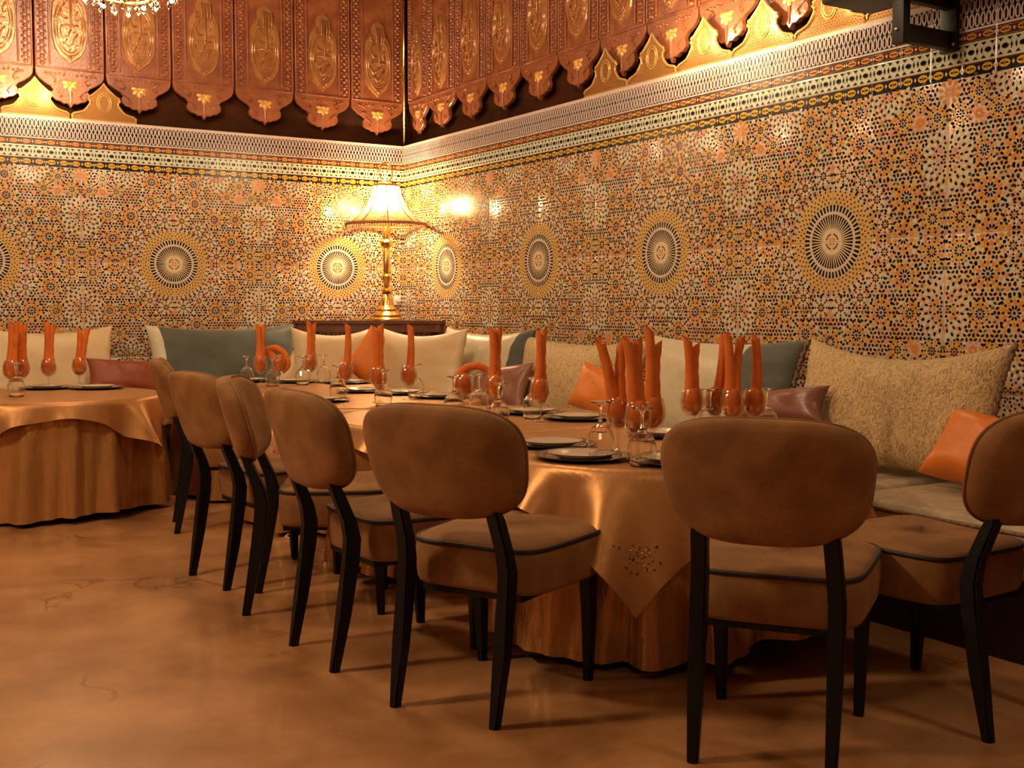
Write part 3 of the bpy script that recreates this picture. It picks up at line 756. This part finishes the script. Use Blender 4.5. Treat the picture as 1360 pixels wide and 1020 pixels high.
# ------------------------------------------------------------------ tables and cloths
TZ = .655; TR = .63
def undercloth(seed, lift=0, lift_a=0):
    rnd = random.Random(seed); n1 = 13; p1, p2, p3 = [rnd.uniform(0, 6.28) for _ in range(3)]
    bm = bmesh.new(); seg = 160; rows = 20; rings = []
    c = bm.verts.new((0, 0, TZ-.006)); 
    for k in (.5, .97): rings.append([bm.verts.new((TR*k*cos(2*pi*i/seg), TR*k*sin(2*pi*i/seg), TZ-.006)) for i in range(seg)])
    for j in range(rows+1):
        R = []
        for i in range(seg):
            a = 2*pi*i/seg; hem = .018+.014*(1+sin(3*a+p2))+lift*max(0, cos(a-lift_a))**2
            t = j/rows; z = TZ-.012-(TZ-.012-hem)*t
            warp = a+.10*sin(3*a+p1)+.06*sin(5*a+p3)
            f = (1-2*abs(cos(n1*warp/2+p2))**1.6)*(.75+.25*sin(2*a+p3))+.35*cos(2.0*n1*warp+p3+2*t)+.15*sin(47*a+6*t)*t
            r = TR+.002+.030*t**1.2+(.050*t**.6+.004)*f*min(1, t*5+.1)
            R.append(bm.verts.new((r*cos(a), r*sin(a), z)))
        rings.append(R)
    for i in range(seg): bm.faces.new((c, rings[0][i], rings[0][(i+1) % seg]))
    for A, B in zip(rings, rings[1:]):
        for i in range(seg): bm.faces.new((A[i], A[(i+1) % seg], B[(i+1) % seg], B[i]))
    return mesh(bm, M_satin)
def overcloth(psi, a=.748, seed=0):
    """square cloth over the round top, corners hanging at psi + k*90 degrees"""
    rnd = random.Random(seed); p1, p2 = rnd.uniform(0, 6.28), rnd.uniform(0, 6.28)
    n = 84; bm = bmesh.new(); G = []
    def pos(x, y):
        rho = hypot(x, y); th = atan2(y, x)+psi-pi/4; d = rho-TR-.012
        if d <= 0: r, z = rho, TZ
        else:
            rr = .022
            if d < rr*1.57: r, z = TR+.012+rr*sin(d/rr), TZ-rr*(1-cos(d/rr))
            else:
                e = d-rr*1.57; f = .42+.45*cos(12*(th-psi)+.9*sin(2*th+p1)+.6)+.25*cos(19*th+p2)
                r, z = TR+.012+rr+e*(.03+.46*max(0, f)), TZ-rr-e*(.985-.15*max(0, f))
        z += .0006*sin(9*x+p1)*sin(8*y+p2) if d <= 0 else 0
        return Vector((r*cos(th), r*sin(th), z))
    for i in range(n+1):
        G.append([bm.verts.new(pos(-a+2*a*i/n, -a+2*a*j/n)) for j in range(n+1)])
    for i in range(n):
        for j in range(n): bm.faces.new((G[i][j], G[i+1][j], G[i+1][j+1], G[i][j+1]))
    me = mesh(bm, M_over)
    # embroidered sprays near each hanging corner
    bm = bmesh.new(); bm2 = bmesh.new()
    for qx, qy in ((1, 1), (1, -1), (-1, 1), (-1, -1)):
        for k in range(60):
            s = rnd.gauss(.83, .032); t = rnd.gauss(0, .030)
            x, y = qx*(s*a+t), qy*(s*a-t)
            if abs(x) >= a or abs(y) >= a: continue
            p = pos(x, y); o = Vector((p.x, p.y, 0)).normalized() if hypot(x, y) > TR else Vector((0, 0, 1))
            b = bm if rnd.random() < .6 else bm2
            rr = rnd.uniform(.0022, .0048)
            m = Matrix.Translation(p+o*.0012) @ o.to_track_quat('Z', 'Y').to_matrix().to_4x4() @ Matrix.Diagonal((rr, rr*rnd.uniform(.6, 1.6), .0012, 1))
            bmesh.ops.create_icosphere(b, subdivisions=1, radius=1, matrix=m)
    return me, mesh(bm, M_thread), mesh(bm2, M_goldthread)
def round_table(c, psi, seed, tl, ul, ol, lift=0, lift_a=0):
    t = thing('round_table', tl, 'table', (c[0], c[1], 0), 0, 'round dining tables under cloths')
    link('tabletop', lathe([(0, TZ-.05), (TR-.03, TZ-.05), (TR-.012, TZ-.035), (TR-.012, TZ-.02), (0, TZ-.0105)], M_black, 40), t)
    link('pedestal', lathe([(0, 0), (.24, 0), (.24, .02), (.05, .06), (.045, TZ-.1), (.15, TZ-.05), (0, TZ-.05)], M_black, 20, 40), t)
    tag(link('tablecloth', undercloth(seed, lift, lift_a), None, (c[0], c[1], 0)), ul, 'tablecloth', 'floor-length satin tablecloths')
    me, e1, e2 = overcloth(psi, .795 if seed == 20 else .748, seed)
    o = tag(link('table_overlay', me, None, (c[0], c[1], 0)), ol, 'tablecloth', 'square satin overlays')
    x = stuff(link('embroidery', e1, o)); x['label'] = 'dark red embroidered sprays'
    x = stuff(link('gold_embroidery', e2, o)); x['label'] = 'gold embroidered sprays'
TC = [(-1.655, -5.42), (-1.67, -4.11), (-1.66, -2.84), (-1.70, -1.61), (-3.12, -1.64)]
names = ['nearest round table', 'second round table from the camera', 'third round table, before the corner', 'farthest round table, before the teal cushion', 'leftmost round table, standing apart']
PSI = [radians(-134), radians(-128), radians(-150), radians(-140), radians(-47)]
for k in range(5):
    round_table(TC[k], PSI[k], 20+k, 'dark pedestal table of the '+names[k], 'pleated gold satin cloth to the floor on the '+names[k].split(',')[0],
                'embroidered tan satin square laid over the '+names[k].split(',')[0], .10 if k == 0 else 0, radians(-62))

# ------------------------------------------------------------------ chairs
def se(w, h, n, ex=2.6):            # superellipse outline
    R = []
    for k in range(n):
        a = 2*pi*k/n; c, s = cos(a), sin(a)
        R.append((w*abs(c)**(2/ex)*(1 if c >= 0 else -1), h*abs(s)**(2/ex)*(1 if s >= 0 else -1)))
    return R
def chair_parts():
    parts = []
    # seat: soft box with crowned top
    bm = bmesh.new(); rings = []; n = 56
    def fp(sc, z, dz=0):
        out = []
        for x, y in se(.230, .236, n, 6):
            yy = y*(1+.07*x/.235)
            cr = dz*(1-(x/.24)**2)*(1-(y/.24)**2)
            out.append((.352+x*sc, yy*sc, z+cr+.012+.012*(1 if z > .40 else .4)*(x/.235)**2*(1 if x > 0 else -.3)))
        return out
    for sc, z in ((.90, .325), (.965, .328), (.99, .342), (1.012, .39), (1.008, .43), (.992, .452), (.97, .462)): rings.append(fp(sc, z))
    for sc, z, dz in ((.90, .470, .010), (.75, .476, .018), (.5, .478, .026), (.22, .478, .030), (.02, .478, .030)): rings.append(fp(sc, z, dz))
    loft(bm, rings); parts.append(('seat', mesh(bm, M_velvet), None))
    bm = bmesh.new(); add_tube(bm, fp(.990, .457), .0075, 6, True); parts.append(('seat_piping', mesh(bm, M_piping), 'dark seat piping'))
    # backrest: rounded pad curved around the sitter, leaning back
    bm = bmesh.new(); rings = []; W, H = .256, .160
    def ring(sc, off):
        R = []
        for y, z in se(W, H, 64, 3.2):
            y, z = y*sc, z*sc
            zz = .730+z; xx = 0-(zz-.56)*.27+.055*(y/W)**2+off
            R.append((xx, y*(1+.075*(z/H)), zz))
        return R
    for sc, off in ((.02, -.044), (.5, -.043), (.8, -.040), (.93, -.034), (.985, -.020), (1.0, 0), (.985, .020), (.93, .036), (.8, .043), (.5, .046), (.02, .047)): rings.append(ring(sc, off))
    loft(bm, rings); parts.append(('backrest', mesh(bm, M_velvet), None))
    bm = bmesh.new(); add_tube(bm, ring(.990, .022), .0045, 6, True); parts.append(('backrest_piping', mesh(bm, M_velvet), None))
    # legs
    def leg(pts):
        bm = bmesh.new(); rings = []
        for x, y, z, a, b in pts: rings.append([(x-a, y-b, z), (x+a, y-b, z), (x+a, y+b, z), (x-a, y+b, z)])
        loft(bm, rings); bmesh.ops.bevel(bm, geom=[e for e in bm.edges if abs((e.verts[0].co-e.verts[1].co).z) > .02], offset=.006, segments=2, affect='EDGES')
        return mesh(bm, M_black, True, 50)
    for s in (-1, 1):
        parts.append(('leg', leg([(0, s*.170, 0, .015, .014), (.032, s*.172, .18, .020, .018), (.058, s*.172, .35, .025, .021), (.064, s*.172, .42, .025, .021), (.053, s*.168, .48, .022, .021), (.016, s*.163, .57, .018, .021), (-.008, s*.158, .63, .014, .021)]), 'black rear leg running up to the backrest'))
        parts.append(('leg', leg([(.505, s*.195, 0, .014, .014), (.500, s*.198, .18, .018, .018), (.492, s*.200, .335, .023, .023)]), 'black front leg'))
    bm = bmesh.new(); add_box(bm, .16, .50, -.17, -.145, .318, .340); add_box(bm, .16, .50, .145, .17, .318, .340); add_box(bm, .14, .16, -.17, .17, .318, .340); add_box(bm, .50, .52, -.17, .17, .318, .340)
    parts.append(('seat_frame', mesh(bm, M_black, False), 'black seat frame'))
    return parts
CP = chair_parts(); first = None
def chair(x, y, deg, label):
    global first
    if first is None:
        first = thing('dining_chair', label, 'chair', (x, y, 0), radians(deg), 'velvet dining chairs')
        for n, me, lb in CP:
            o = link(n, me, first)
            if lb: o['label'] = lb
    else: dup(first, (x, y, 0), radians(deg), label)
chair(-2.79, -5.875, 27, 'brown velvet chair in the middle foreground, its full seat side and four legs in view')
chair(-2.30, -6.625, 37, 'brown velvet chair with the largest backrest, seen square from behind')
chair(-1.47, -6.79, 92, 'brown velvet chair cut off by the right edge of the picture')
chair(-2.895, -5.165, 1, 'brown velvet chair just left of the middle foreground chair')
chair(-2.83, -4.38, -27, 'brown velvet chair turned edge-on so its backrest shows a seam')
chair(-2.87, -3.95, 7, 'brown velvet chair half hidden behind the edge-on chair')
chair(-2.65, -2.66, -14, 'farthest brown velvet chair, only the top of its back and two legs showing')

# ------------------------------------------------------------------ glasses, napkins, plates
GH = .185
def goblet_mesh():
    o = [(0, 0), (.034, 0), (.034, .003), (.012, .009), (.0055, .018), (.0048, .055), (.0075, .066), (.012, .072), (.026, .082), (.040, .100), (.0465, .122), (.0455, .145), (.041, .168), (.0375, .185)]
    i = [(.0362, .185), (.0395, .168), (.0438, .145), (.0447, .122), (.0382, .101), (.024, .085), (.010, .077), (0, .0765)]
    fl = lambda a, j: .045*abs(sin(8*a))-.02 if 7 <= j <= 9 else 0
    me = lathe(o+i, M_glass, 28, flute=None)
    for p in me.polygons:               # cut facets on the foot of the bowl and the stem
        if .05 < p.center.z < .125: p.use_smooth = False
    return me
GM = goblet_mesh(); GM2 = GM.copy(); GM2.materials[0] = mat('cut_crystal', (1, .985, .96), .0, trans=1, ior=1.45)
def goblet(P, label, inv=False):
    o = link('goblet', GM2 if inv else GM, None, P); o.location.z = TZ+.001
    if inv: o.rotation_euler = (pi, 0, random.uniform(0, 6)); o.location.z = TZ+.001+GH
    else: o.rotation_euler = (0, 0, random.uniform(0, 6))
    return tag(o, label, 'glass', 'inverted crystal goblets' if inv else 'crystal goblets holding napkins')
def napkin(P, ears, label, droop=None):
    """ears: pixel positions of the rolled tips; droop: pixel path of a bent roll"""
    P = Vector((P[0], P[1], TZ)); bm = bmesh.new()
    n = max(1, len(ears)+(1 if droop else 0)); side = Vector((_r.x, _r.y, 0)).normalized(); fw = Vector((_w.x, _w.y, 0)).normalized()
    add_lathe(bm, [(0, .080), (.020, .088), (.034, .104), (.039, .125), (.037, .150), (.030, .172), (.018, .190), (0, .195)], 18, flute=lambda a, j: .08*sin(5*a+j), off=P)
    paths = [[at_depth(u, v, P+fw*.012*(1 if q % 2 else -1)) ] for q, (u, v) in enumerate(ears)]
    for q, (tp,) in enumerate(paths):
        b = P+side*(.013*((q-(len(paths)-1)/2)*2))+Vector((0, 0, .12))
        bow = (tp-b).cross(fw).normalized()*.008*(1 if q % 2 else -1)
        L = [b.lerp(tp, t)+bow*sin(pi*t) for t in [k/9 for k in range(10)]]
        R = [.023, .0235, .0225, .0215, .0205, .0195, .0185, .0175, .017, .0165]
        k0 = len(bm.verts); add_tube(bm, L, [r*(1+.07*sin(3.1*k+q*2)) for k, r in enumerate(R)], 14, cap=False)
        d = (L[-1]-L[-2]).normalized()                       # rolled, open tip cut on the slant
        bm.verts.ensure_lookup_table()
        rim = bm.verts[-14:]
        for k, v in enumerate(rim): v.co += d*.014*cos(2*pi*k/14+q*2.4)
        inner = [bm.verts.new(tp+(v.co-tp)*.72-d*.012) for v in rim]
        deep = [bm.verts.new(tp+(v.co-tp)*.55-d*.045) for v in rim]
        for A, B in ((rim, inner), (inner, deep)):
            for k in range(14): bm.faces.new((A[k], A[(k+1) % 14], B[(k+1) % 14], B[k]))
        bm.faces.new(deep)
        add_tube(bm, [tp+(inner[k % 14].co-tp)*(.75-.045*k)-d*.006 for k in range(10)], .0028, 5)   # spiral of the roll
    if droop:
        pts = [P+Vector((0, 0, .13))]+[at_depth(u, v, P) for u, v in droop]
        sm = []
        for i in range(len(pts)-1):
            p0, p1, p2, p3 = pts[max(0, i-1)], pts[i], pts[i+1], pts[min(len(pts)-1, i+2)]
            for k in range(6):
                t = k/6; sm.append(.5*((2*p1)+(p2-p0)*t+(2*p0-5*p1+4*p2-p3)*t*t+(3*p1-p0-3*p2+p3)*t**3))
        sm.append(pts[-1]); add_tube(bm, sm, [.024-.008*k/len(sm) for k in range(len(sm))], 12)
    o = link('napkin', mesh(bm, M_napkin, True, 55)); return tag(o, label, 'napkin', 'orange napkins rolled in goblets')
TP = [Vector((c[0], c[1], TZ)) for c in TC]
def on(u, v, k, m=.57):               # spot on table k under the pixel, kept clear of the rim
    p = at(u, v, 2, TZ); d = Vector((p.x-TC[k][0], p.y-TC[k][1]))
    if d.length > m: d *= m/d.length
    return Vector((TC[k][0]+d.x, TC[k][1]+d.y, TZ))
SETS = [   # table, glass foot pixel, napkin tips, droop, words
 (4, 15, 521, [(15, 431), (23, 428)], None, 'at the left edge of the picture on the leftmost table'),
 (4, 30, 519, [(26, 430), (33, 432)], None, 'on the leftmost table, second from the picture edge'),
 (4, 65, 517, [(62, 430), (70, 432)], None, 'on the leftmost table, third along and standing alone'),
 (4, 106, 515, [(106, 438), (117, 435)], None, 'on the leftmost table, before the rust cushion'),
 (3, 346, 511, [(343, 432), (350, 431)], None, 'on the farthest table in front of the teal cushion'),
 (3, 372, 510, [], [(356, 466), (366, 462), (378, 470), (383, 484), (375, 494)], 'on the farthest table, bent over sideways beside the teal cushion'),
 (3, 413, 509, [(410, 428), (417, 430)], None, 'on the farthest table, the right-hand one before a cream cushion'),
 (2, 459, 524, [(462, 432)], None, 'on the third table, a slim roll left of the orange diamond cushion'),
 (2, 503, 535, [(498, 436), (506, 432)], None, 'on the third table, before the orange cushion standing on its corner'),
 (2, 543, 531, [(545, 433)], None, 'on the third table, a single slim roll under the lamp'),
 (1, 616, 550, [], [(606, 505), (618, 490), (634, 486), (648, 492)], 'on the second table, flopped over to the right'),
 (1, 657, 552, [(654, 437), (663, 436)], None, 'on the second table, a thick upright pair before the mauve cushion'),
 (1, 717, 560, [(717, 442), (722, 438)], None, 'on the second table, alone before the gold brocade cushion'),
 (0, 821, 600, [(797, 453), (826, 452)], None, 'in a wide V, leftmost on the nearest table'),
 (0, 847, 608, [(833, 450), (847, 452)], None, 'on the nearest table, leaning left across the second crossed roll'),
 (0, 866, 600, [(862, 436), (873, 456)], None, 'on the nearest table, leaning right behind the crossed pair'),
 (0, 919, 580, [(913, 450), (924, 458)], None, 'on the nearest table, an inverted V left of the close cluster'),
 (0, 950, 578, [(961, 448)], None, 'on the nearest table, first roll of the cluster over the big backrest'),
 (0, 972, 582, [(966, 443), (984, 448)], None, 'on the nearest table, widest roll amid the close cluster'),
 (0, 1002, 580, [(1003, 446)], None, 'on the nearest table, rightmost of all above the big backrest'),
]
for k, u, v, ears, dr, wd in SETS:
    P = on(u, v, k); goblet(P, 'goblet with '+('bent ' if dr else '')+'napkin '+wd)
    napkin(P, ears, ('bent orange napkin ' if dr else 'orange napkin ')+wd, dr)
INV = [(4, 22, 527, 'leftmost table at the picture edge'), (3, 328, 510, 'farthest table, alone before the teal cushion'), (3, 362, 513, 'farthest table beside the bent napkin'),
 (3, 402, 511, 'farthest table, left of two by the upright pair'), (3, 430, 508, 'farthest table, rightmost there'), (2, 449, 530, 'third table, left end'), (2, 512, 541, 'third table, nearest the camera there'),
 (2, 552, 527, 'third table, right end under the lamp'), (1, 603, 553, 'second table, left of the flopped napkin'), (1, 636, 548, 'second table, between the flopped and upright napkins'),
 (1, 662, 567, 'second table, in front of the thick upright napkins'), (1, 707, 556, 'second table, left of the lone napkin'), (0, 797, 607, 'nearest table, left of the wide V napkin'),
 (0, 850, 622, 'nearest table, in front of the crossed napkins'), (0, 1020, 578, 'nearest table, right end above the big backrest'), (0, 942, 580, 'nearest table, among the close napkin cluster')]
for k, u, v, wd in INV: goblet(on(u, v, k), 'crystal goblet turned upside down on the '+wd, True)
ch_me = lathe([(0, .001), (.10, .001), (.125, .005), (.160, .012), (.163, .0145), (.160, .016), (.150, .0145), (.143, .0135), (.135, .012), (.122, .0085), (.10, .005), (0, .005)], [M_chrim, M_chdark], 48, 40, mis=[1, 1, 1, 1, 1, 0, 1, 0, 1, 0, 0])
pl_me = lathe([(0, .006), (.07, .006), (.085, .010), (.112, .020), (.114, .0215), (.112, .0225), (.106, .0215), (.103, .0208), (.082, .012), (.07, .0085), (0, .0085)], [M_china, M_chdark], 48, 40, mis=[0, 0, 0, 1, 1, 0, 1, 0, 0, 0])
PLT = [(4, 64, 514, 'leftmost table behind its third napkin'), (4, 152, 514, 'leftmost table before the rust cushion'), (3, 318, 505, 'farthest table, left end by the teal cushion'), (3, 392, 508, 'farthest table, before the small cream cushion'),
 (3, 462, 509, 'farthest table, right end by the orange cushion'), (2, 424, 533, 'third table, at its near left rim'), (2, 482, 517, 'third table, behind its first slim napkin'), (2, 534, 523, 'third table, before the lamp cushion'), (2, 588, 528, 'third table, right end'),
 (1, 552, 549, 'second table, just over the middle chair back'), (1, 706, 549, 'second table, behind the lone napkin'), (1, 783, 557, 'second table, right end before the small orange cushion'),
 (0, 733, 592, 'nearest table, left rim behind the front setting'), (0, 772, 609, 'nearest table, front rim and fully in view'), (0, 888, 579, 'nearest table, left of the big backrest'), (0, 908, 624, 'nearest table, half hidden by the big backrest')]
for k, u, v, wd in PLT:
    P = on(u, v, k, .48)
    tag(link('charger_plate', ch_me, None, (P.x, P.y, TZ)), 'dark rimmed silver charger on the '+wd, 'charger', 'chargers at the place settings')
    tag(link('dinner_plate', pl_me, None, (P.x, P.y, TZ)), 'ivory plate on its charger, '+wd, 'plate', 'plates on chargers')

# ------------------------------------------------------------------ black device on a bracket, upper right
def device():
    y0, zb = -5.35, 2.262
    t = thing('wall_bracket_unit', 'long black unit carried on a square bracket at the top right of the tiled wall', 'equipment', (0, y0, zb))
    link('wall_plate', box(-.022, 0, -.045, .045, 0, .42, M_device, .004), t)
    link('arm', box(-.33, -.02, -.022, .022, .010, .085, M_device, .004), t)
    link('post', box(-.345, -.30, -.03, .03, .0, .21, M_device, .004), t)
    link('top_arm', box(-.345, -.02, -.022, .022, .18, .225, M_device, .004), t)
    bm = bmesh.new(); add_box(bm, -.42, -.10, -1.6, .36, .225, .50, .012); link('housing', mesh(bm, M_device, True, 40), t)
    bm = bmesh.new()
    for k in range(7): add_box(bm, -.424, -.418, -1.55, .33, .30+.025*k, .312+.025*k)
    stuff(link('grille', mesh(bm, M_black, False), t))
    for x, y, z in ((-.347, 0, .06), (-.024, .03, .03), (-.024, -.03, .03)):
        bm = bmesh.new(); bmesh.ops.create_icosphere(bm, subdivisions=2, radius=.009, matrix=Matrix.Translation((x, y, z))); link('screw', mesh(bm, M_steel), t)
device()

# ------------------------------------------------------------------ chandelier at the top left
def chandelier():
    P = at(166, 3, 1, -1.45); t = thing('chandelier', 'crystal chandelier dipping into the top left of the picture', 'chandelier', P)
    bm = bmesh.new()
    for r, z in ((.30, .10), (.18, .04)): add_tube(bm, [(r*cos(a), r*sin(a), z) for a in [2*pi*k/32 for k in range(32)]], .010, 6, True)
    for k in range(6):
        a = 2*pi*k/6; add_tube(bm, [(0, 0, .22), (.15*cos(a), .15*sin(a), .06), (.30*cos(a), .30*sin(a), .10)], .008, 6)
    add_tube(bm, [(0, 0, .0), (0, 0, 4.28-P.z)], .010, 8)
    link('frame', mesh(bm, M_brass), t)
    dm = lathe([(0, -.035), (.010, -.022), (.013, -.010), (.006, .012), (0, .02)], M_crystal, 8, 10)
    bl = lathe([(0, 0), (.012, .003), (.020, .025), (.017, .05), (.004, .085), (0, .088)], M_bulb, 12)
    for r, n, z in ((.30, 20, .05), (.18, 12, -.01), (.08, 6, -.035)):
        for k in range(n):
            a = 2*pi*k/n+r; d = link('crystal_drop', dm, t, (r*cos(a), r*sin(a), z+.012*(k % 2)), a)
    for k in range(6):
        a = 2*pi*k/6; link('bulb', bl, t, (.30*cos(a), .30*sin(a), .115))
    glint_me = lathe([(0, -.012), (.012, 0), (0, .012)], M_bulb, 8)  # small glowing beads that stand in for glints on the crystals
    for k in range(9):
        a = 2*pi*k/9+.5; r = (.24, .13, .27)[k % 3]; link('bulb', glint_me, t, (r*cos(a), r*sin(a), (.01, -.045, .03)[k % 3]))  # sparkle beads added among the drops, not real bulbs
    lamp('chandelier_light', (P.x, P.y, P.z+.25), 48, (1, .74, .48), .22)
chandelier()

# loose white cable under the far tables
bm = bmesh.new(); add_tube(bm, [at(394, 694, 2, .05), at(388, 705, 2, .02), at(379, 713, 2, .006), at(388, 717, 2, .006), at(394, 720, 2, .006)], .005, 6)
tag(link('power_cable', mesh(bm, M_cable)), 'thin white cable loose on the floor between the chairs', 'cable')
